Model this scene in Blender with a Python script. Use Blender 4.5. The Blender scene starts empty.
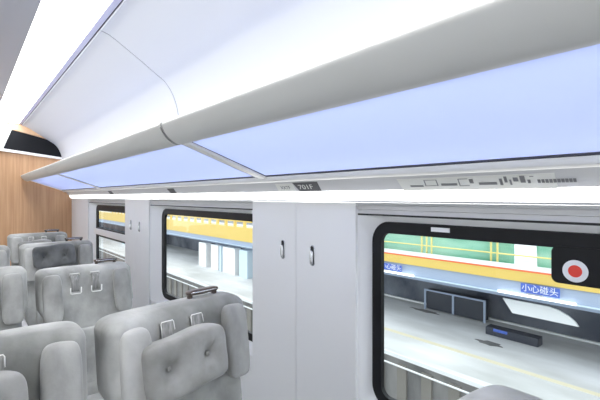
import bpy, bmesh, math, random
from mathutils import Vector, Matrix
random.seed(4)
scene = bpy.context.scene
COL = scene.collection
E = 1.5                      # eye height above the carriage floor
PI = math.pi

# ------------------------------------------------------------------ materials
def mat(name, col, rough=0.5, metal=0.0, noise=None, bump=None, sheen=0.0, coat=0.0, spec=0.5):
    m = bpy.data.materials.new(name); m.use_nodes = True
    nt = m.node_tree; b = nt.nodes['Principled BSDF']
    b.inputs['Base Color'].default_value = (*col, 1)
    b.inputs['Roughness'].default_value = rough
    b.inputs['Metallic'].default_value = metal
    b.inputs['Specular IOR Level'].default_value = spec
    if sheen:
        b.inputs['Sheen Weight'].default_value = sheen
        b.inputs['Sheen Roughness'].default_value = 0.4
    if coat: b.inputs['Coat Weight'].default_value = coat
    tc = nt.nodes.new('ShaderNodeTexCoord')
    if noise:                                # (col2, scale, stretch xyz, lo, hi)
        c2, sc, st, lo, hi = noise
        mp = nt.nodes.new('ShaderNodeMapping'); mp.inputs['Scale'].default_value = st
        n = nt.nodes.new('ShaderNodeTexNoise'); n.inputs['Scale'].default_value = sc
        n.inputs['Detail'].default_value = 5
        r = nt.nodes.new('ShaderNodeValToRGB')
        r.color_ramp.elements[0].position = lo; r.color_ramp.elements[0].color = (*col, 1)
        r.color_ramp.elements[1].position = hi; r.color_ramp.elements[1].color = (*c2, 1)
        nt.links.new(tc.outputs['Object'], mp.inputs[0]); nt.links.new(mp.outputs[0], n.inputs['Vector'])
        nt.links.new(n.outputs[0], r.inputs[0]); nt.links.new(r.outputs[0], b.inputs['Base Color'])
    if bump:                                 # (scale, strength, dist)
        n = nt.nodes.new('ShaderNodeTexNoise'); n.inputs['Scale'].default_value = bump[0]
        n.inputs['Detail'].default_value = 3
        bp = nt.nodes.new('ShaderNodeBump'); bp.inputs['Strength'].default_value = bump[1]
        bp.inputs['Distance'].default_value = bump[2]
        nt.links.new(tc.outputs['Object'], n.inputs['Vector'])
        nt.links.new(n.outputs[0], bp.inputs['Height']); nt.links.new(bp.outputs[0], b.inputs['Normal'])
    return m

def emit(name, col, s):
    m = bpy.data.materials.new(name); m.use_nodes = True
    nt = m.node_tree; nt.nodes.remove(nt.nodes['Principled BSDF'])
    e = nt.nodes.new('ShaderNodeEmission'); e.inputs[0].default_value = (*col, 1); e.inputs[1].default_value = s
    nt.links.new(e.outputs[0], nt.nodes['Material Output'].inputs[0])
    return m

M = {}
M['white'] = mat('white_panel', (.87, .87, .87), .38, bump=(3, .02, .01))
M['ceil'] = mat('ceiling_panel', (.65, .67, .71), .45)
M['ceilmid'] = mat('ceiling_centre', (.50, .52, .56), .35)
M['lilac'] = mat('lilac_trim', (.58, .58, .76), .4)
M['seam'] = mat('dark_seam', (.08, .08, .11), .7)
M['rail'] = mat('rack_rail', (.62, .62, .595), .42)
M['cream'] = mat('cream_rail', (.92, .91, .87), .35)
M['greyband'] = mat('grey_band', (.66, .66, .67), .5)
M['grey2'] = mat('grey_moulding', (.62, .62, .63), .4)
M['black'] = mat('black_frit', (.006, .006, .008), .45, spec=.25)
M['gasket'] = mat('black_gasket', (.015, .015, .015), .6)
M['chrome'] = mat('chrome', (.75, .75, .77), .18, 1.0)
M['hole'] = mat('dark_recess', (.02, .02, .022), .8)
M['wood'] = mat('wood_veneer', (.47, .26, .13), .45, noise=((.62, .38, .215), 7, (6, 6, .25), .3, .7))
M['woodt'] = mat('wood_trim', (.62, .40, .24), .45, noise=((.70, .47, .30), 7, (3, 3, .3), .3, .7))
M['screen'] = mat('dark_display', (.006, .007, .010), .6, spec=.2)
M['pale'] = mat('pale_cover', (.66, .68, .66), .5)
M['carpet'] = mat('carpet', (.26, .265, .28), .95, noise=((.36, .365, .38), 60, (1, 1, 1), .35, .65))
vel = dict(rough=.85, sheen=.35, bump=(90, .15, .004))
M['velour'] = mat('velour', (.20, .205, .195), noise=((.46, .465, .45), 5.5, (1, 1, .8), .36, .66), **vel)
M['velwing'] = mat('velour_wing', (.22, .222, .212), noise=((.48, .48, .465), 6.5, (1, 1, .6), .36, .68), **vel)
M['velpil'] = mat('velour_pillow', (.22, .22, .21), noise=((.33, .33, .32), 9, (1, 1, 1), .36, .64), **vel)
M['veldark'] = mat('velour_dark', (.07, .075, .08), noise=((.14, .145, .15), 9, (1, 1, 1), .36, .64), **vel)
M['strap'] = mat('strap_fabric', (.20, .205, .20), .8, noise=((.36, .36, .35), 30, (3, 3, .3), .35, .65), sheen=.2)
M['piping'] = mat('white_piping', (.80, .80, .78), .5)
M['handle'] = mat('brown_handle', (.075, .055, .045), .3)
M['plastic'] = mat('grey_plastic', (.50, .50, .52), .45)
M['metalgrey'] = mat('grey_metal', (.35, .35, .36), .35, .8)
M['stickw'] = mat('white_sticker', (.85, .86, .88), .5)
M['label'] = mat('pale_label', (.80, .80, .76), .5)
M['print'] = mat('dark_print', (.12, .12, .125), .6)
M['red'] = mat('red_dot', (.80, .045, .025), .4)
# outdoors
M['concrete'] = mat('concrete', (.50, .50, .49), .9, noise=((.80, .80, .80), 1.6, (1, .35, 1), .3, .7))
M['pitwall'] = mat('pit_wall', (.13, .13, .13), .9, noise=((.30, .29, .28), 2.5, (1, 1, .4), .3, .7))
M['pitpost'] = mat('pit_post', (.24, .225, .20), .9)
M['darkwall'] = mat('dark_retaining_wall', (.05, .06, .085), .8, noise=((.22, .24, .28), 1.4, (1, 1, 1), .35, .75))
M['yellow'] = mat('yellow_paint', (.76, .54, .13), .5)
M['yellowp'] = mat('pale_yellow_paint', (.95, .80, .28), .5)
M['yline'] = mat('faded_yellow_line', (.72, .66, .48), .8)
M['orange'] = mat('orange_line', (.85, .16, .05), .6)
M['whitep'] = mat('white_paint', (.85, .86, .86), .6)
M['bluegrey'] = mat('blue_grey_steel', (.36, .43, .56), .5)
M['blueside'] = mat('pale_blue_paint', (.60, .72, .80), .6)
M['green'] = mat('green_net', (.12, .44, .30), .8, noise=((.38, .66, .52), 1.6, (1, .4, 2.4), .35, .65))
M['bluesign'] = mat('blue_sign', (.07, .14, .55), .4)
M['dark'] = mat('dark_metal', (.03, .035, .05), .5)
M['building'] = mat('pale_building', (.42, .44, .45), .8)
M['glassdark'] = mat('building_glass', (.08, .10, .13), .2)
M['L_ceiling'] = emit('ceiling_lamp', (1, 1, 1), 6.5)
M['L_wall'] = emit('wall_lamp', (1, 1, 1), 4.0)
M['L_cove'] = emit('cove_lamp', (.97, .98, 1), 4.8)
M['L_tube'] = emit('tube_lamp', (1, 1, 1), 2.5)

def glass_mat():
    m = bpy.data.materials.new('window_glass'); m.use_nodes = True
    nt = m.node_tree; nt.nodes.remove(nt.nodes['Principled BSDF'])
    t = nt.nodes.new('ShaderNodeBsdfTransparent'); t.inputs[0].default_value = (.93, .96, .97, 1)
    g = nt.nodes.new('ShaderNodeBsdfGlossy'); g.inputs['Roughness'].default_value = .01
    f = nt.nodes.new('ShaderNodeFresnel'); f.inputs[0].default_value = 1.4
    x = nt.nodes.new('ShaderNodeMixShader')
    ge = nt.nodes.new('ShaderNodeNewGeometry'); mu = nt.nodes.new('ShaderNodeMath'); mu.operation = 'SUBTRACT'; mu.use_clamp = True
    nt.links.new(f.outputs[0], mu.inputs[0]); nt.links.new(ge.outputs['Backfacing'], mu.inputs[1])
    nt.links.new(mu.outputs[0], x.inputs[0]); nt.links.new(t.outputs[0], x.inputs[1]); nt.links.new(g.outputs[0], x.inputs[2])
    nt.links.new(x.outputs[0], nt.nodes['Material Output'].inputs[0])
    return m
M['glass'] = glass_mat()
def frosted():
    m = bpy.data.materials.new('frosted_blue_glass'); m.use_nodes = True
    nt = m.node_tree; nt.nodes.remove(nt.nodes['Principled BSDF'])
    t = nt.nodes.new('ShaderNodeBsdfTranslucent'); t.inputs[0].default_value = (.74, .80, 1.0, 1)
    d = nt.nodes.new('ShaderNodeBsdfDiffuse'); d.inputs[0].default_value = (.72, .77, 1.0, 1)
    x = nt.nodes.new('ShaderNodeMixShader'); x.inputs[0].default_value = .35
    nt.links.new(t.outputs[0], x.inputs[1]); nt.links.new(d.outputs[0], x.inputs[2])
    nt.links.new(x.outputs[0], nt.nodes['Material Output'].inputs[0])
    return m
M['frost'] = frosted()

# ------------------------------------------------------------------ helpers
def obj(name, bm, m, parent=None, smooth=False, bevel=0.0):
    bmesh.ops.recalc_face_normals(bm, faces=bm.faces[:])
    me = bpy.data.meshes.new(name); bm.to_mesh(me); bm.free()
    me.materials.append(M[m] if isinstance(m, str) else m)
    if smooth:
        for p in me.polygons: p.use_smooth = True
    o = bpy.data.objects.new(name, me); COL.objects.link(o)
    if parent: o.parent = parent
    if bevel:
        b = o.modifiers.new('bevel', 'BEVEL'); b.width = bevel; b.segments = 3; b.limit_method = 'ANGLE'
        for p in me.polygons: p.use_smooth = True
        w = o.modifiers.new('wn', 'WEIGHTED_NORMAL'); w.keep_sharp = True
    return o
def tag(o, label, cat, group=None, kind=None):
    o['label'] = label; o['category'] = cat
    if group: o['group'] = group
    if kind: o['kind'] = kind
    return o
def thing(name, label, cat, loc=(0, 0, 0), group=None):
    o = bpy.data.objects.new(name, None); COL.objects.link(o); o.location = loc
    return tag(o, label, cat, group)
def struct(name, bm, m, parent=None, label=None, **k):
    o = obj(name, bm, m, parent, **k)
    if parent is None: o['kind'] = 'structure'; o['category'] = name.split('_')[0]
    if label: o['label'] = label
    return o
def copy_tree(o, parent=None):
    c = o.copy(); COL.objects.link(c)
    if parent: c.parent = parent
    for ch in list(o.children): copy_tree(ch, c)
    return c
def B(): return bmesh.new()
def box(bm, x0, x1, y0, y1, z0, z1):
    v = [bm.verts.new((x, y, z)) for x in (x0, x1) for y in (y0, y1) for z in (z0, z1)]
    for f in ((0, 1, 3, 2), (4, 6, 7, 5), (0, 4, 5, 1), (2, 3, 7, 6), (0, 2, 6, 4), (1, 5, 7, 3)):
        bm.faces.new([v[i] for i in f])
    return bm
def bx(*a): return box(B(), *a)
def ext(pts, y0, y1, bm=None):               # closed (x,z) outline extruded along y
    bm = bm or B()
    a = [bm.verts.new((x, y0, z)) for x, z in pts]; b = [bm.verts.new((x, y1, z)) for x, z in pts]
    n = len(pts)
    for i in range(n): bm.faces.new((a[i], a[(i+1) % n], b[(i+1) % n], b[i]))
    bm.faces.new(a); bm.faces.new(b[::-1]); return bm
def strip(pts, t):                           # polyline -> closed outline of thickness t
    off = []
    for i, p in enumerate(pts):
        a = Vector(pts[max(i-1, 0)]); b = Vector(pts[min(i+1, len(pts)-1)])
        d = (b-a).normalized(); off.append((p[0]+d.y*t, p[1]-d.x*t))
    return list(pts) + off[::-1]
def prism(pts, axis, lo, hi, bm=None):       # outline extruded along axis ('x': pts=(y,z), 'y': (x,z), 'z': (x,y))
    bm = bm or B()
    def P(u, v, w): return {'x': (w, u, v), 'y': (u, w, v), 'z': (u, v, w)}[axis]
    a = [bm.verts.new(P(u, v, lo)) for u, v in pts]; b = [bm.verts.new(P(u, v, hi)) for u, v in pts]
    n = len(pts)
    for i in range(n): bm.faces.new((a[i], a[(i+1) % n], b[(i+1) % n], b[i]))
    bm.faces.new(a); bm.faces.new(b[::-1]); return bm
def rrect(u0, u1, v0, v1, r, n=8):
    out = []
    for cu, cv, a0 in ((u1-r, v1-r, 0), (u0+r, v1-r, 90), (u0+r, v0+r, 180), (u1-r, v0+r, 270)):
        for i in range(n+1):
            a = math.radians(a0+90*i/n); out.append((cu+r*math.cos(a), cv+r*math.sin(a)))
    return out
def loft(loops, bm=None, cap=True, ring=False):
    bm = bm or B(); L = [[bm.verts.new(p) for p in lp] for lp in loops]; n = len(L[0])
    rng = range(len(L)) if ring else range(len(L)-1)
    for k in rng:
        a, b = L[k], L[(k+1) % len(L)]
        for i in range(n): bm.faces.new((a[i], a[(i+1) % n], b[(i+1) % n], b[i]))
    if cap and not ring: bm.faces.new(L[0][::-1]); bm.faces.new(L[-1])
    return bm
def tube(path, r, bm=None, n=10, closed=False, flat=1.0):
    path = [Vector(p) for p in path]; loops = []; up = None
    for i, p in enumerate(path):
        if closed: d = path[(i+1) % len(path)]-path[i-1]
        else: d = path[min(i+1, len(path)-1)]-path[max(i-1, 0)]
        d.normalize()
        if up is None: up = Vector((0, 0, 1)) if abs(d.z) < .9 else Vector((0, 1, 0))
        s = d.cross(up).normalized(); up = s.cross(d).normalized()
        loops.append([p+s*r*math.cos(2*PI*k/n)+up*r*flat*math.sin(2*PI*k/n) for k in range(n)])
    return loft(loops, bm, ring=closed)
def sgnpow(v, e): return math.copysign(abs(v)**e, v)
def superell(cx, cy, cz, rx, ry, rz, e1=.5, e2=.5, nu=28, nv=20, fn=None, bm=None):
    loops = []
    for j in range(nv+1):
        v = -PI/2+PI*(j+.15 if j == 0 else j-.15 if j == nv else j)/nv
        lp = []
        for i in range(nu):
            u = 2*PI*i/nu
            x = sgnpow(math.cos(v), e1)*sgnpow(math.cos(u), e2); y = sgnpow(math.cos(v), e1)*sgnpow(math.sin(u), e2); z = sgnpow(math.sin(v), e1)
            p = (rx*x, ry*y, rz*z)
            if fn: p = fn(*p)
            lp.append((cx+p[0], cy+p[1], cz+p[2]))
        loops.append(lp)
    return loft(loops, bm)
def smooth01(t): t = max(0, min(1, t)); return t*t*(3-2*t)
def text_bm(s, size, depth=0.0006):
    c = bpy.data.curves.new('writing', 'FONT'); c.body = s; c.size = size; c.extrude = depth
    c.align_x = 'CENTER'; c.align_y = 'CENTER'
    o = bpy.data.objects.new('writing', c); COL.objects.link(o)
    dg = bpy.context.evaluated_depsgraph_get(); dg.update()
    me = bpy.data.meshes.new_from_object(o.evaluated_get(dg))
    bm = B(); bm.from_mesh(me); bpy.data.objects.remove(o); bpy.data.meshes.remove(me); return bm
def text_on_wall(s, size, loc, tilt=0.0, sx=1.0):        # reads along -Y, faces -X
    bm = text_bm(s, size)
    R = Matrix(((0, 0, -1), (-1, 0, 0), (0, 1, 0))).to_4x4()
    bm.transform(Matrix.Translation(loc) @ Matrix.Rotation(tilt, 4, 'Y') @ R @ Matrix.Diagonal((sx, 1, 1, 1)))
    return bm

# ------------------------------------------------------------------ carriage shell
YB, YF, XL, XR = -2.4, 6.0, -2.1, 1.10       # rear, bulkhead, left wall, column face of the right wall
XG = 1.17                                    # window plane
CX = (XL+XR)/2
struct('floor', bx(XL-.05, XG+.1, YB, YF, -.05, 0), 'carpet')
# curved ceiling side panel (right) and its mirror
prof = [(.56, .90), (.60, .89), (.645, .866), (.69, .838), (.745, .803), (.80, .768), (.855, .730), (.91, .694),
        (.945, .653), (.973, .604), (.992, .552), (1.003, .50), (1.014, .43), (1.026, .34), (1.04, .24), (1.06, .15), (1.08, .08)]
def fine(p, n=4):                            # rounder polyline through the same points
    out = []
    for i in range(len(p)-1):
        p0, p1, p2, p3 = p[max(i-1, 0)], p[i], p[i+1], p[min(i+2, len(p)-1)]
        for k in range(n):
            t = k/n
            out.append(tuple(.5*((2*p1[j])+(-p0[j]+p2[j])*t+(2*p0[j]-5*p1[j]+4*p2[j]-p3[j])*t*t+(-p0[j]+3*p1[j]-3*p2[j]+p3[j])*t**3) for j in (0, 1)))
    return out+[p[-1]]
prof = fine([(x, z+E) for x, z in prof])
def mir(p): return [(2*CX-x, z) for x, z in p]
JY = 2.30
for k, (ya, yb) in enumerate(((YB, JY-.004), (JY+.004, YF))):
    struct('ceiling_panel_right' if k == 0 else 'ceiling_panel_right.001', ext(strip(prof, .02), ya, yb), 'ceil', smooth=False,
           label='white curved ceiling panel sweeping down behind the luggage rack, ' + ('nearer the camera' if k == 0 else 'beyond the seam'))
pb = [(x+.002, z+.002) for x, z in prof]
struct('trim_1', ext(strip(pb, .02), JY-.006, JY+.006), 'seam', label='thin dark joint between two curved ceiling panels')
struct('ceiling_panel_left', ext(strip(mir(prof)[::-1], .02), YB, YF), 'ceil', smooth=True)
for q in list(COL.objects):
    if q.name.startswith('ceiling_panel'):
        for p_ in q.data.polygons: p_.use_smooth = True
        q.modifiers.new('es', 'EDGE_SPLIT').split_angle = math.radians(35)
bm = bx(.553, .561, YB, YF, E+.897, E+.93)
struct('trim_2', bm, 'seam', label='thin dark joint beside the ceiling light')
bm = bx(.522, .553, YB, YF, E+.896, E+.93)
struct('trim_3', bm, 'lilac', label='narrow lilac strip running along the ceiling light')
box(bm := B(), 2*CX-.561, 2*CX-.522, YB, YF, E+.896, E+.93)
struct('trim_4', bm, 'lilac', label='narrow lilac strip on the far side of the aisle')
c0, c1 = 2*CX-.27, .27
pts = []
for i in range(13):
    t = i/12; x = c0+(c1-c0)*t; pts.append((x, E+.885+.02*math.sin(PI*t)))
struct('ceiling', ext(strip(pts, -.02), YB, YF), 'ceilmid')
def ceiling_lamp(x0, x1, lab):
    t = thing('ceiling_light', lab, 'ceiling light', ((x0+x1)/2, (YB+YF)/2, E+.90))
    L = (YF-YB)/2; w = (x1-x0)/2
    obj('diffuser', bx(-w+.002, w-.002, -L, L-.03, 0, .015), 'L_ceiling', t)
    obj('housing', bx(-w, w, -L, L-.03, .016, .05), 'plastic', t)
ceiling_lamp(.277, .522, 'long white glowing ceiling light running down the carriage above the luggage rack side')
ceiling_lamp(2*CX-.522, 2*CX-.277, 'long white glowing ceiling light on the other side of the aisle')
# left wall, rear wall
wl = B()
box(wl, XL-.05, XL, YB, YF, 0, .75); box(wl, XL-.05, XL, YB, YF, 1.42, E+.2)
for a_, b_ in ((YB, -2.1), (-.7, 0.0), (1.4, 2.1), (3.5, 4.2), (5.6, YF)): box(wl, XL-.05, XL, a_, b_, .75, 1.42)
struct('wall_left', wl, 'white')
for k, a_ in enumerate((-2.1, 0.0, 2.1, 4.2)):
    struct('window_%d' % (k+4), bx(XL-.03, XL-.024, a_, a_+1.4, .75, 1.42), 'glass', label='window in the wall on the other side of the aisle')
struct('wall_rear', bx(XL-.05, XG+.1, YB-.05, YB, 0, E+.97), 'white')
# bulkhead
BH = B()
box(BH, XL, CX-.42, YF, YF+.05, 0, E+.97); box(BH, CX+.42, XG+.1, YF, YF+.05, 0, E+.97); box(BH, CX-.42, CX+.42, YF, YF+.05, 2.0, E+.97)
struct('wall_front', BH, 'wood')
d = struct('door_1', bx(CX-.42, CX+.42, YF+.02, YF+.05, 0, 2.0), 'glass', label='glass sliding door in the wooden end wall')
struct('door_frame', bx(CX-.42, CX-.38, YF+.005, YF+.02, 0, 2.0), 'plastic', d)
struct('door_frame', bx(CX+.38, CX+.42, YF+.005, YF+.02, 0, 2.0), 'plastic', d)
# white header ledge sloping a little towards the window side
pts = [(-2.0, E+.60), (.34, E+.585), (1.05, E+.505), (1.05, E+.478), (.34, E+.553), (-2.0, E+.57)]
struct('trim_5', prism(pts, 'y', YF-.05, YF), 'white', label='white ledge across the wooden end wall under the dark display')
t = thing('display_panel', 'dark blank display panel with a rounded end above the white ledge of the end wall', 'display', (.7, YF-.03, E+.6))
o = (.7, E+.6)
def rel(p): return [(x-o[0], z-o[1]) for x, z in p]
scr = [(.365, E+.575), (1.04, E+.503), (1.052, E+.54), (1.04, E+.58), (1.015, E+.615), (.975, E+.652), (.92, E+.687), (.86, E+.715), (.80, E+.737), (.45, E+.815)]
obj('screen', prism(rel(scr), 'y', 0, .029), 'screen', t)
obj('side_cover', prism(rel([(-.3, E+.60), (.365, E+.575), (.45, E+.815), (-.3, E+.85)]), 'y', .002, .029), 'pale', t)
struct('trim_6', prism([(-.5, E+.852), (.475, E+.818), (.80, E+.740), (.87, E+.715), (.80, E+.80), (.60, E+.885), (-.5, E+.885)], 'y', YF-.02, YF), 'woodt',
       label='pale wooden strip between the display and the ceiling')

# ------------------------------------------------------------------ right wall
struct('wall_right', (lambda b: (box(b, XG, XG+.02, YB, YF, 0, E-.75), box(b, XG, XG+.02, YB, YF, E-.10, E+.5),
       box(b, XG, XG+.02, YB, -.37, E-.75, E-.10), box(b, XG, XG+.02, .955, 1.70, E-.75, E-.10),
       box(b, XG, XG+.02, 3.028, 3.803, E-.75, E-.10), box(b, XG, XG+.02, 5.008, YF, E-.75, E-.10))[0] and b)(B()), 'white')
# columns with their seams
def column(y0, y1, seam, lab, n):
    b = B()
    if seam:
        box(b, XR, XG, y0, seam-.0015, 0, E-.022); box(b, XR, XG, seam+.0015, y1, 0, E-.022)
        box(b, XR+.004, XG, seam-.0015, seam+.0015, 0, E-.022)
    else: box(b, XR, XG, y0, y1, 0, E-.022)
    c = struct('wall_column' if n == 0 else 'wall_column.%03d' % n, b, 'white', label=lab)
    if seam:
        struct('column_seam', bx(XR+.0025, XR+.0045, seam-.0015, seam+.0015, 0, E-.022), 'seam', c)
column(.99, 1.672, 1.333, 'white double column between the nearest window and the next', 0)
column(3.124, 3.72, 3.443, 'white double column between the middle window and the small one', 1)
column(5.10, YF, None, 'white column against the wooden end wall', 2)
column(YB, -.40, None, 'white column behind the camera side of the big window', 3)
# coat hooks: chrome drop handle in a dark oval slot
def coat_hook(y, z, lab, grp):
    t = thing('coat_hook', lab, 'coat hook', (XR, y, z), grp)
    obj('slot', prism(rrect(-.0115, .0115, -.040, .038, .0114), 'x', -.0015, .0), 'hole', t)
    lp = rrect(-.0125, .0125, -.042, .040, .0124)
    obj('rim', tube([(-.002, a, b_) for a, b_ in lp], .0022, closed=True, n=8), 'chrome', t, smooth=True)
    obj('hook', superell(-.007, 0, -.009, .006, .0085, .029, .6, .8), 'chrome', t, smooth=True)
coat_hook(1.423, E-.234, 'chrome coat hook on the left half of the nearest white column', 'coat hooks on the columns')
coat_hook(1.225, E-.240, 'chrome coat hook on the right half of the nearest white column', 'coat hooks on the columns')
coat_hook(3.55, E-.238, 'small far chrome hook, left one on the column past the middle window', 'coat hooks on the columns')
coat_hook(3.335, E-.240, 'small far chrome hook, right one on the column past the middle window', 'coat hooks on the columns')

def window(n, y0, y1, c0, c1, lab, g0, g1, extra=None):
    """frit outer y0..y1, columns at c0/c1, clear glass g0..g1"""
    zt, zb = E-.088, E-.765
    w = struct('window_%d' % n, bx(XG+.012, XG+.018, g0-.03, g1+.03, E-.75, E-.10), 'glass', label=lab)
    fr = loft([[(XG-.001, y, z) for y, z in rrect(y0, y1, zb, zt, .075)], [(XG-.006, y, z) for y, z in rrect(y0+.003, y1-.003, zb+.003, zt-.003, .073)],
               [(XG-.006, y, z) for y, z in rrect(g0, g1, E-.722, E-.13, .034)], [(XG+.012, y, z) for y, z in rrect(g0, g1, E-.722, E-.13, .034)]], cap=False)
    struct('black_border', fr, 'black', w)
    out = rrect(c0, c1, E-.80, E-.064, .004)
    sur = loft([[(XR+.012, y, z) for y, z in out], [(XR+.02, y, z) for y, z in rrect(c0+.012, c1-.012, E-.792, E-.070, .055)],
                [(XG-.004, y, z) for y, z in rrect(y0-.004, y1+.004, zb-.004, zt+.004, .078)], [(XG-.001, y, z) for y, z in rrect(y0+.001, y1-.001, zb+.001, zt-.001, .074)]], cap=False)
    struct('window_surround', sur, 'white', w, smooth=True)
    struct('shadow_gap', bx(XR+.012, XR+.03, c0, c1, E-.066, E-.060), 'gasket', w)
    # grooved head moulding above
    hp = [(XR+.0, E-.020), (XR+.002, E-.028), (XR+.012, E-.030), (XR+.008, E-.044), (XR+.016, E-.046), (XR+.014, E-.060), (XG, E-.060), (XG, E-.02)]
    struct('head_moulding', ext(hp, c0, c1), 'grey2', w)
    # lower wall panel under the sill
    struct('lower_panel', bx(XR+.02, XG, c0, c1, 0, E-.795), 'white', w)
    return w
w2 = window(1, -.38, .968, -.40, .99, 'large nearest window with black rounded border and red dot', -.33, .924)
w1 = window(2, 1.69, 3.03, 1.672, 3.124, 'middle window with black rounded border, partly behind the pillow seat', 1.75, 2.975)
w0 = window(3, 3.80, 5.01, 3.72, 5.10, 'small far window split by a white bar, next to the wooden wall', 3.86, 4.95)
struct('transom', bx(XG-.034, XG-.019, 3.82, 4.99, E-.415, E-.350), 'white', w0, bevel=.006)
struct('transom_gasket', bx(XG-.018, XG-.006, 3.85, 4.96, E-.435, E-.338), 'gasket', w0)
struct('blind_roller', bx(XG-.03, XG-.006, 3.84, 4.90, E-.15, E-.125), 'gasket', w0, bevel=.006)
# emergency panel with the red dot on window 1
def prr(u0, u1, v0, v1, r): return rrect(u0, u1, v0, v1, r)
pn = obj('emergency_panel', prism(prr(-.34, .372, E-.219, E-.125, .016), 'x', XG-.009, XG-.0062), 'black', w2)
def disc(y, z, r, x0, x1):
    return prism([(y+r*math.cos(2*PI*i/36), z+r*math.sin(2*PI*i/36)) for i in range(36)], 'x', x0, x1)
obj('white_ring', disc(.319, E-.184, .0275, XG-.0105, XG-.009), 'stickw', pn)
obj('red_centre', disc(.319, E-.184, .0150, XG-.0115, XG-.0105), 'red', pn)
st = obj('small_sticker', bx(XG-.0075, XG-.006, .655, .72, E-.112, E-.098), 'stickw', w2)

# grey band, wall light, labels
XI = 1.02
gb = [(XI, E+.064), (XI+.008, E+.0635), (1.058, E+.0225), (1.12, E+.0225), (1.12, E+.08), (XI, E+.08)]
struct('trim_7', ext(gb, YB, YF-.02), 'greyband', label='grey band with stickers between the rack and the wall light')
t = thing('wall_light', 'bright white light strip running along the wall just below the rack', 'wall light', (1.07, 0, E))
obj('diffuser', ext([(-.012, .0215), (-.004, -.012), (.02, -.012), (.05, .0215)], YB, YF-.1), 'L_wall', t)
obj('lower_lip', ext([(-.004, -.0125), (.03, -.0125), (.03, -.018), (.0, -.018)], YB, YF-.1), 'grey2', t)
obj('end_cap', ext([(-.016, .0225), (.028, -.019), (.05, -.019), (.05, .0225)], YF-.1, YF-.095), 'plastic', t)
# sticker plane on the sloped band
sl = Vector((1.058-XI-.008, 0, .0225-.0635)).normalized()
nrm = Vector((sl.z, 0, -sl.x)).normalized()
if nrm.x > 0: nrm = -nrm
base = Vector((XI+.008, 0, E+.0635))
def band_pt(y, f, off=.0): return base + sl*f + nrm*off + Vector((0, y, 0))
BL = .0641
def band_quad(bm, y0, y1, f0, f1, off=.0012, th=.001, skew=0.0):
    q = [band_pt(y0, f0, off), band_pt(y1, f0, off), band_pt(y1-skew*0, f1, off), band_pt(y0+skew, f1, off)]
    lo = [bm.verts.new(p-nrm*th) for p in q]; hi = [bm.verts.new(p) for p in q]
    bm.faces.new(hi); bm.faces.new(lo[::-1])
    for i in range(4): bm.faces.new((lo[i], lo[(i+1) % 4], hi[(i+1) % 4], hi[i]))
    return bm
tiltang = math.atan2(-nrm.z, -nrm.x)
def band_text(s, size, y, f, sx=1.0):
    bm = text_bm(s, size, .0003)
    X = Vector((0, -1, 0)); Y = -sl; Z = X.cross(Y)
    R = Matrix((X, Y, Z)).transposed().to_4x4()
    bm.transform(Matrix.Translation(band_pt(y, f, .0016)) @ R @ Matrix.Diagonal((sx, 1, 1, 1)))
    return bm
t1 = tag(obj('seat_number_plate', band_quad(B(), 1.395, 1.278, .010, .048), 'label'), 'small pale plate with tiny letters on the grey band above the nearest column', 'sign')
obj('lettering', band_text('XXTF', .024, 1.335, .030, 1.1), 'print', t1)
t2 = tag(obj('seat_number_plate', band_quad(B(), 1.274, 1.125, .006, .050, skew=-.02), 'print'), 'small dark plate with 701F on the grey band, beside the pale plate', 'sign')
obj('lettering', band_text('701F', .030, 1.205, .029, 1.5), 'label', t2)
t3 = tag(obj('seat_number_plate', band_quad(B(), 2.60, 2.49, .010, .050, skew=-.02), 'print'), 'tiny dark plate on the grey band above the middle window', 'sign')
tag(obj('seat_number_plate', band_quad(B(), 4.02, 3.90, .010, .050, skew=-.02), 'print'), 'tiny dark plate on the grey band near the far rack divider', 'sign')
t4 = tag(obj('notice_label', band_quad(B(), .760, .325, .010, .056, skew=-.01), 'label'), 'long pale instruction sticker with pictograms on the grey band above the big window', 'sign')
pb_ = B()
def ypx(px, X=1.035):
    a = math.radians(40.1)+math.atan((px-300)/400); return X/math.tan(a)
for a, b_, f0, f1 in ((408, 421, .034, .040), (423, 436, .016, .018), (423, 436, .036, .0375), (439, 455, .030, .038), (457, 467, .016, .018),
                      (457, 467, .038, .040), (468, 472, .018, .032), (477, 495, .030, .038), (498, 501, .020, .040), (503, 506, .014, .032), (508, 510, .024, .040),
                      (512, 517, .018, .030), (519, 524, .014, .034), (526, 529, .026, .036), (423, 424, .016, .0375), (435, 436, .016, .0375), (457, 458, .016, .04), (529, 533, .016, .018)):
    band_quad(pb_, ypx(a), ypx(b_), f0, f1, .0018, .0005)
for px in range(536, 575, 4): band_quad(pb_, ypx(px), ypx(px+3), .026, .036, .0018, .0005)
obj('printed_notes', pb_, 'metalgrey', t4)

# ------------------------------------------------------------------ luggage rack
rk = thing('luggage_rack', 'long overhead luggage rack with frosted blue glass shelves and grey front rail', 'luggage rack', (.62, 0, E+.2))
def rp(p): return [(x-.62, z-.2) for x, z in p]
rail = [(.644, .207), (.626, .197), (.602, .193), (.576, .205), (.556, .224), (.543, .248), (.541, .262), (.548, .270), (.560, .268), (.575, .252), (.592, .238), (.620, .228), (.648, .219)]
bays = [(YB, 1.395), (1.44, 4.08), (4.12, 5.96)]
D = .62
zg0, zg1 = .206, .082                         # glass height at the front / at the wall
def smoothrail(p, n=3):
    out = []
    m = len(p)
    for i in range(m):
        p0, p1, p2, p3 = p[i-1], p[i], p[(i+1) % m], p[(i+2) % m]
        for k in range(n):
            t = k/n
            out.append(tuple(.5*((2*p1[j])+(-p0[j]+p2[j])*t+(2*p0[j]-5*p1[j]+4*p2[j]-p3[j])*t*t+(-p0[j]+3*p1[j]-3*p2[j]+p3[j])*t**3) for j in (0, 1)))
    return out
sr = smoothrail(rp(rail))
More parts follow.
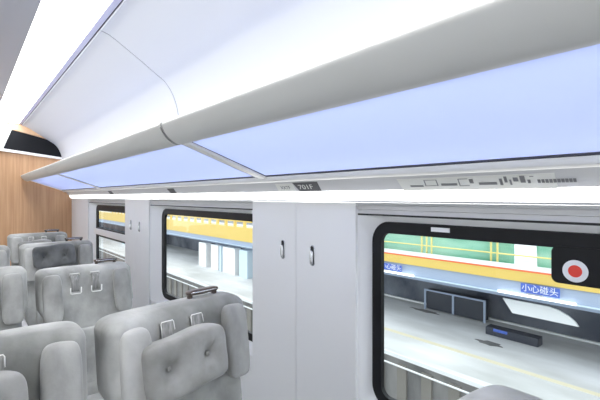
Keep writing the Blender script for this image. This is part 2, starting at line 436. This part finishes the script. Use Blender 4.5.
for a, b_ in ((YB, 1.405), (1.428, 4.09), (4.105, 5.96)):
    o_ = obj('front_rail', ext(sr, a, b_), 'rail', rk, smooth=True)
    o_.modifiers.new('es', 'EDGE_SPLIT').split_angle = math.radians(50)
for a, b_ in bays:
    obj('glass_shelf', ext(rp([(.642, zg0), (1.005, zg1), (1.005, zg1+.008), (.642, zg0+.008)]), a+.006, b_-.006), 'frost', rk)
    obj('glass_edge', ext(rp([(.978, zg1+.006), (.984, zg1+.003), (.984, zg1+.006), (.978, zg1+.010)]), a+.006, b_-.006), 'seam', rk)
srs = [(x*.93-.002, z*.93+.003) for x, z in sr]
for a, b_ in ((1.405, 1.428), (4.09, 4.105)): obj('rail_joint', ext(srs, a, b_), 'metalgrey', rk, smooth=True)
for a, b_ in ((1.395, 1.44), (4.08, 4.12)):
    obj('divider_bar', ext(rp([(.62, .203), (1.0, .072), (1.0, .097), (.62, .228)]), a, b_), 'cream', rk, bevel=.004)
    obj('divider_gasket', ext(rp([(.64, .2065), (1.0, .0815), (1.0, .094), (.64, .222)]), a-.004, b_+.004), 'seam', rk)
    obj('divider_flange', ext(rp([(.63, .203), (.99, .079), (.99, .083), (.63, .207)]), b_, b_+.020), 'rail', rk)
obj('wall_rail', ext(rp([(.984, .080), (.990, .068), (1.002, .062), (1.022, .0640), (1.03, .085), (1.022, .098), (.984, .098)]), YB, 5.96), 'cream', rk, bevel=.003)
obj('end_trim', ext(rp([(.64, .200), (1.0, .074), (1.0, .092), (.64, .218)]), 5.955, 5.975), 'cream', rk)
# lamp lying on the wall side above the rack, lighting the ceiling curve
t = thing('cove_light', 'slim light hidden on the wall above the luggage rack, washing the curved ceiling', 'cove light', (1.03, 0, E+.12))
obj('diffuser', ext([(-.006, .0), (.006, .014), (.010, .010), (-.002, -.004)], YB+.05, YF-.1), 'L_cove', t)
obj('housing', ext([(-.002, -.0045), (.010, .0095), (.022, -.02), (.0, -.024)], YB+.05, YF-.1), 'plastic', t)
t = thing('cove_light', 'slim light behind the front rail of the luggage rack', 'cove light', (.60, 0, E+.25))
obj('diffuser', ext([(.0, .0), (.012, -.006), (.013, -.004), (.001, .002)], YB+.05, YF-.1), 'L_cove', t)
obj('housing', ext([(-.002, -.006), (.010, -.012), (.012, -.0065), (.0, -.0005)], YB+.05, YF-.1), 'plastic', t)

# ------------------------------------------------------------------ seats (facing the camera, -Y)
ZT = E-.348                                   # top of the backrests
def back_loop(z, hw, hd, yc, wing, n=56):
    out = []
    for i in range(n):
        a = 2*PI*i/n
        x = hw*sgnpow(math.cos(a), .42); y = hd*sgnpow(math.sin(a), .5)
        if y < 0:
            y -= wing*smooth01((abs(x)/.25-.62)/.28)*min(1, -y/hd)
            y += .018*(1-smooth01((abs(x)/.25-.35)/.3))*min(1, -y/(hd+.001)) if hw > .1 else 0
        out.append((x, yc+y, z))
    return out
LEAN = .10
def lean(z): return LEAN*(z-.45)/.7
def back_mesh():
    loops = []; H0 = ZT
    zs = [.40, .50, .65, .78]+[H0-.30+.02*q for q in range(9)]+[H0-.10, H0-.06, H0-.034]
    for z in zs:
        w = smooth01((z-(ZT-.26))/.07)
        hw = .214+.028*w
        loops.append(back_loop(z, hw, .062+.006*w, lean(z), .018+.020*w))
    rz, rx, ry = .034, .040, .034
    for k in range(1, 9):
        a = PI/2*k/8
        z = H0-rz+rz*math.sin(a); c = 1-math.cos(a)
        loops.append(back_loop(z, .242-rx*c, .068-ry*c, lean(z), .038*(1-.3*c)))
    loops.append(back_loop(H0+.001, .16, .015, lean(H0), .02))
    return loft(loops)
def wing_pad(s):
    def f(x, y, z): return x, y+lean(ZT-.135+z)-lean(ZT-.135), z
    return superell(s*.176, lean(ZT-.135)-.082, ZT-.142, .046, .026, .118, .40, .6, nv=28, fn=f)
def pillow_mesh(rx=.137, ry=.042, rz=.084):
    def f(x, y, z):
        if y < 0:
            k = 0
            for c in (-.066, .066):
                r = math.hypot(x-c, z); a = math.atan2(z, x-c)
                k += .026*math.exp(-(r/.017)**2)+.009*math.exp(-(r/.045)**2)*(1+.8*math.cos(6*a))
            k += .003*math.exp(-(z/.008)**2)*math.exp(-(x/.06)**2)
            y += k
        z += .004*math.sin(x*30)
        return x, y, z
    return superell(0, 0, 0, rx, ry, rz, .34, .55, nu=96, nv=64, fn=f)
def strap_mesh(x, z1, z0, yo):
    b = B(); n = 10; w = .0215; loops = []
    for i in range(n+1):
        z = z1+(z0-z1)*i/n; t = i/n; y = lean(z)-.055-yo*math.sin(PI*min(1, t*1.0))
        ww = w*(1-.18*math.sin(PI*t))
        lp = []
        m = 9
        for j in range(m):
            u = -1+2*j/(m-1); lp.append((x+u*ww, y-.003*math.cos(j*PI*1.0), z))
        lp += [(p[0], p[1]+.006, p[2]) for p in lp[::-1]]
        loops.append(lp)
    return loft(loops, b)
def make_seat(kind, pillow_mat='velpil', body='velour', side=1, drop=.142):
    nm = 'train_seat'
    t = thing(nm, '', 'train seat')
    t['label'] = 'x'
    obj('backrest', back_mesh(), body, t, smooth=True)
    for s in (-1, 1): obj('headrest_wing', wing_pad(s), 'velwing' if body == 'velour' else body, t, smooth=True)
    # lumbar cushion
    obj('back_cushion', superell(0, lean(.60)-.048, .60, .150, .026, .20, .35, .35), body, t, smooth=True)
    obj('seat_cushion', superell(0, -.28, .405, .225, .26, .062, .4, .35), body, t, smooth=True)
    for s in (-1, 1):
        a = obj('armrest', bx(s*.236-.018, s*.236+.018, -.42, -.03, .60, .635), 'plastic', t, bevel=.012)
        obj('armrest_support', bx(s*.236-.012, s*.236+.012, -.12, -.02, .30, .605), 'plastic', t, bevel=.005)
    obj('under_frame', bx(-.22, .22, -.48, -.02, .28, .35), 'metalgrey', t, bevel=.01)
    for s in (-1, 1): obj('leg', bx(s*.12-.03, s*.12+.03, -.36, -.16, 0, .285), 'metalgrey', t, bevel=.008)
    for s in (-1, 1):
        x = s*.052-.012
        if kind == 'pillow':
            st = obj('strap', strap_mesh(x, ZT-.035, ZT-.125, .012), 'strap', t, smooth=True)
            z1, z0 = ZT-.030, ZT-.058
            yb = lean(ZT-.04)-.060
            pth = [(x-.021, yb-.012, z0-.02), (x-.021, yb-.004, z1-.005), (x-.018, yb-.003, z1), (x+.018, yb-.003, z1), (x+.021, yb-.004, z1-.005), (x+.021, yb-.012, z0)]
            obj('strap_piping', tube(pth, .0016, n=6), 'piping', st, smooth=True)
        else:
            st = obj('strap', strap_mesh(x, ZT-.030, ZT-.125, .014), 'strap', t, smooth=True)
            yb = lean(ZT-.04)-.062
            pth = [(x-.024, yb, ZT-.040), (x-.024, yb, ZT-.030), (x+.024, yb, ZT-.030), (x+.024, yb, ZT-.040)]
            obj('strap_piping', tube(pth, .0024, n=6), 'piping', st, smooth=True)
            yb = lean(ZT-.13)-.072; zb = ZT-.135
            lp = [(x+a, yb, zb+c) for a, c in ((-.026, .035), (-.026, .005), (-.021, 0), (.021, 0), (.026, .005), (.026, .035))]
            obj('buckle', tube(lp, .003, n=8), 'piping', st, smooth=True)
    if kind == 'pillow':
        p = obj('pillow', pillow_mesh(), pillow_mat, t, smooth=True)
        p.location = (-.034, lean(ZT-drop)-.108, ZT-drop); p.rotation_euler = (-.12, -.05, 0)
        for c in (-.066, .066): obj('button', superell(c, -.013, 0, .0075, .004, .0075, 1, 1, 12, 8), pillow_mat, p, smooth=True)
    # grab handle: dark bar on two posts along the top edge
    h = obj('grab_handle', superell(side*.118, lean(ZT)+.012, ZT+.019, .064, .013, .009, .5, .4), 'handle', t, smooth=True)
    obj('handle_post', bx(side*.168-.008, side*.168+.008, lean(ZT)+.004, lean(ZT)+.020, ZT-.012, ZT+.017), 'handle', h, bevel=.004)
    obj('handle_post', bx(side*.068-.008, side*.068+.008, lean(ZT)+.004, lean(ZT)+.020, ZT-.012, ZT+.017), 'handle', h, bevel=.004)
    obj('handle_rim', tube([(side*x_, lean(ZT)-.001, ZT+.0195) for x_ in (.065, .09, .12, .15, .172)], .0022, n=6), 'chrome', h, smooth=True)
    return t
XW, XA = .555, .015                           # window seats / aisle seats
rows = [.19, 1.17, 2.37, 3.48, 4.50]
LW = ['grey velour seat closest to the camera, only a top corner in view',
      'grey velour window seat with a buttoned grey pillow hanging on it, nearest full seat',
      'grey velour window seat with two empty white-edged straps and no pillow',
      'grey velour window seat with a dark charcoal pillow',
      'grey velour window seat furthest back, in front of the wooden wall']
LA = ['', 'grey velour aisle seat in the bottom left corner, its pillow just in view',
      'pale velour aisle seat beside the seat with empty straps',
      'pale velour aisle seat beside the seat with the charcoal pillow',
      'grey velour aisle seat furthest back, a sliver at the left edge']
sp = make_seat('pillow'); sd = make_seat('pillow', 'veldark', drop=.09)
spa = make_seat('pillow', side=-1); ssa = make_seat('strap', side=-1)
ZT = E-.335; sz = make_seat('strap', side=-1)
LEAN = .24; ZT = E-.398; sr_ = make_seat('strap')
LEAN = .22; ZT = E-.366; sa = make_seat('strap', side=-1)
LEAN = .10; ZT = E-.348
used = set()
def put(src, x, y, lab):
    o = src if src.name not in used else copy_tree(src)
    used.add(src.name); o.location = (x, y, 0); o['label'] = lab; o['category'] = 'train seat'; o['group'] = 'grey velour train seats in rows'
    return o
put(sp, XW-.012, rows[1], LW[1]).rotation_euler.z = math.radians(8.5); put(sr_, XW-.016, rows[2], LW[2]); put(sd, XW, rows[3], LW[3])
put(sp, XW, rows[4], LW[4]).rotation_euler.z = 0; put(sz, XW-.03, rows[0], LW[0])
put(spa, XA, rows[1]-.01, LA[1]); put(sa, XA, rows[2], LA[2]); put(ssa, XA, rows[3], LA[3]); put(spa, XA, rows[4], LA[4])

# ------------------------------------------------------------------ outside: depot with raised walkway
g = E-2.4
struct('ground', bx(5.18, 60, -12, 70, g-.4, g), 'concrete')
struct('ground_trench', bx(-8, 60, -12, 70, g-2.2, g-2.0), 'pitwall')
tr = thing('trench_wall', 'grey concrete trench edge with ribs and a white kerb beyond the windows', 'wall', (5.08, 0, g))
obj('kerb', bx(-.03, -.004, -12, 60, -.05, .006), 'whitep', tr)
obj('ledge', bx(-.004, .099, -12, 60, -.05, .002), 'concrete', tr)
obj('wall_face', bx(0, .099, -12, 60, -2, -.05), 'pitwall', tr)
obj('pipe', tube([(-.12, -12, -.12), (-.12, 60, -.12)], .014), 'whitep', tr, smooth=True)
for i in range(44):
    y = -1.5+i*.42
    obj('rib', bx(-.04, 0, y, y+.16, -2, -.13), 'pitpost', tr)
tag(obj('painted_line', bx(5.84, 5.94, -10, 6.5, g, g+.004), 'yline'), 'faded yellow line painted along the concrete ground', 'line')
for k, (x, y, a, b_, lab) in enumerate(((7.44, 4.75, .10, .20, 'dark patch on the concrete seen at the left of the big window'), (6.6, 3.02, .12, .13, 'dark stain on the concrete in the middle of the big window'))):
    tag(obj('floor_stain', prism([(x+a*math.cos(q*PI/8)*(.8+.2*math.sin(q*2.3)), y+b_*2*math.sin(q*PI/8)*(.8+.2*math.cos(q*1.7))) for q in range(16)], 'z', g, g+.003), 'pitwall'), lab, 'stain')
# walkway deck
wk = thing('raised_walkway', 'raised steel walkway with yellow and white edge running beyond the windows', 'walkway', (6.3, 0, E-1.2))
obj('deck_edge', bx(0, .06, -12, 7.6, -.05, .10), 'yellow', wk)
obj('orange_stripe', bx(-.004, .06, -12, 7.6, .10, .125), 'orange', wk)
obj('white_stripe', bx(-.002, .06, -12, 7.6, .125, .19), 'whitep', wk)
obj('deck_edge', bx(0, .06, 7.6, 60, -.11, .30), 'yellow', wk)
obj('beam', bx(.03, .35, -12, 60, -.26, -.05), 'bluegrey', wk)
obj('lower_beam', bx(.30, .60, -12, 60, -.38, -.26), 'bluegrey', wk)
obj('deck', bx(.06, 3.0, -12, 60, -.10, 0), 'concrete', wk)
obj('light_lip', bx(-.01, .03, -12, 60, -.265, -.250), 'blueside', wk)
# railing
rb = B(); R0 = Vector((.10, 0, .20))
for z in (.12, .32, .55, .85): tube([(.10, -12, z+.2), (.10, 60, z+.2)], .012, rb, n=6)
rl = obj('railing', rb, 'yellowp', wk, smooth=True); rl['label'] = 'yellow tube railing'
for y in [1.75, 2.80, 2.90, 3.95, 4.05, 4.15, 5.2, 6.3, 7.4, -.3, .7]:
    obj('post', tube([(.10, y, .0), (.10, y, 1.15)], .016, n=6), 'yellowp', rl, smooth=True)
for i in range(30):
    y = 7.9+i*.55
    obj('post', bx(.07, .13, y, y+.10, 0, 1.15), 'yellow', rl)
obj('wide_rail', bx(.08, .12, 7.6, 60, .45, .49), 'yellow', rl)
# green netting
def netting(y0, y1, lab):
    b = B(); n = int((y1-y0)/.08); m = 10; V = []
    for i in range(n+1):
        y = y0+(y1-y0)*i/n
        V.append([b.verts.new((6.55+.05*math.sin(y*3.1+j*.4)+.02*math.sin(y*9+j), y, E-1.19+1.5*j/m)) for j in range(m+1)])
    for i in range(n):
        for j in range(m): b.faces.new((V[i][j], V[i+1][j], V[i+1][j+1], V[i][j+1]))
    o = obj('safety_netting', b, 'green', smooth=True)
    s = o.modifiers.new('th', 'SOLIDIFY'); s.thickness = .01
    return tag(o, lab, 'netting', 'green netting on the walkway')
netting(-2.5, 2.3, 'green safety netting behind the walkway railing, right of the pale gap')
netting(2.62, 7.4, 'green safety netting behind the walkway railing, left of the pale gap')
# signs
def blue_sign(y, w, h, z, lab, txt, ts):
    s = tag(obj('blue_sign', bx(6.25, 6.262, y-w/2, y+w/2, z-h/2, z+h/2), 'bluesign'), lab, 'sign', 'blue warning signs on the beam')
    obj('lettering', text_on_wall(txt, ts, (6.247, y, z), sx=1.0), 'whitep', s)
blue_sign(4.72, .46, .12, E-1.34, 'small blue warning sign with four white characters, left on the beam', '小心碰头', .115)
blue_sign(2.15, .50, .13, E-1.325, 'blue warning sign with four white characters, right on the beam under the red dot', '小心碰头', .12)
for y0, y1 in ((4.25, 5.5), (1.715, 2.74)):
    lt = obj('light_tube', tube([(-.018, y0, -.24), (-.018, y1, -.24)], .017, n=8), 'L_tube', wk, smooth=True)
    obj('bracket', bx(-.03, .03, (y0+y1)/2-.1, (y0+y1)/2+.1, -.222, -.18), 'plastic', lt)
# dark wall under the walkway, board in place of a bright patch of light, dark box
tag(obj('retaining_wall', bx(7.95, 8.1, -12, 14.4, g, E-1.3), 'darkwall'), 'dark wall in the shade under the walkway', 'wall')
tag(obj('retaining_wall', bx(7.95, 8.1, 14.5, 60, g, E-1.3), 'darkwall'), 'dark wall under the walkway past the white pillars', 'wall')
tag(obj('kerb_edge', bx(7.88, 7.93, -12, 9.0, g, g+.03), 'whitep'), 'thin white kerb at the foot of the dark wall', 'kerb')
tag(obj('light_patch_board', prism([(2.85, -1.64), (2.70, -1.85), (1.80, -1.85), (1.84, -1.79), (1.93, -1.72), (2.05, -1.665), (2.18, -1.64)], 'x', 6.70, 6.73), 'whitep'), 'white board with a curved end standing in for a bright patch of light under the walkway', 'board').location = (0, 0, E)  # flat white slab stands in for a patch of bright light
t = thing('equipment_box', 'dark equipment box with a tiny blue sign standing on the concrete', 'box', (7.1, 2.85, g))
obj('cabinet', bx(-.1, .1, -.42, .42, 0, .14), 'dark', t, bevel=.01)
obj('sign', bx(-.11, -.10, .05, .28, .085, .13), 'bluesign', t)
t = thing('equipment_cabinet', 'long dark cabinet with blue grey frame in the shade under the walkway', 'cabinet', (7.7, 4.2, g))
obj('cabinet', bx(-.1, .1, -.62, .62, 0.02, .42), 'dark', t, bevel=.01)
obj('frame', (lambda q: (box(q, -.12, -.10, -.62, .62, .40, .43), box(q, -.12, -.10, -.02, .02, .02, .40), box(q, -.12, -.10, -.66, -.62, 0, .43), box(q, -.12, -.10, .62, .66, 0, .43))[0] and q)(B()), 'bluegrey', t)
# pillars beyond the middle window
PL = [(9.95, 10.4, .25, 'blueside', 'pale blue pillar furthest right in the middle window'), (10.65, 11.4, .22, 'whitep', 'wide white pillar in the middle window'),
      (11.7, 12.2, .2, 'whitep', 'white pillar second from the left in the middle window'), (12.55, 13.1, .2, 'whitep', 'leftmost white pillar in the middle window'),
      (11.5, 11.62, .2, 'blueside', 'narrow pale blue pillar beside the wide white pillar')]
for y0, y1, w, m, lab in PL:
    tag(obj('pillar', bx(6.36, 6.36+w, y0, y1, g, E-1.585), m), lab, 'pillar', 'pillars under the walkway')
# building behind the walkway
bd = thing('depot_building', 'pale building with grey windows behind the yellow railing', 'building', (14, 0, g))
obj('wall', bx(0, .3, 12, 60, 0, 4), 'building', bd)
for i in range(24):
    y = 13+i*1.9
    obj('window', bx(-.04, 0, y, y+1.3, .75, 1.25), 'glassdark', bd)
tag(obj('pale_crates', bx(6.2, 6.9, 19.5, 21.5, g, g+.5), 'blueside', bevel=.02), 'pale blue box on the concrete seen through the far window', 'box')

# ------------------------------------------------------------------ world, camera
w = bpy.data.worlds.new('world'); scene.world = w; w.use_nodes = True
bg = w.node_tree.nodes['Background']; bg.inputs[0].default_value = (.93, .97, 1, 1); bg.inputs[1].default_value = 1.45
cam = bpy.data.cameras.new('camera'); co = bpy.data.objects.new('camera', cam); COL.objects.link(co)
cam.sensor_width = 36; cam.lens = 24; cam.shift_y = -.005; cam.clip_start = .02; cam.clip_end = 200
co.location = (0, 0, E); co.rotation_euler = (PI/2, 0, -math.radians(40.1))
scene.camera = co
vs = scene.view_settings
vs.view_transform = 'Standard'; vs.look = 'None'; vs.gamma = 1; vs.use_curve_mapping = False; vs.exposure = .70
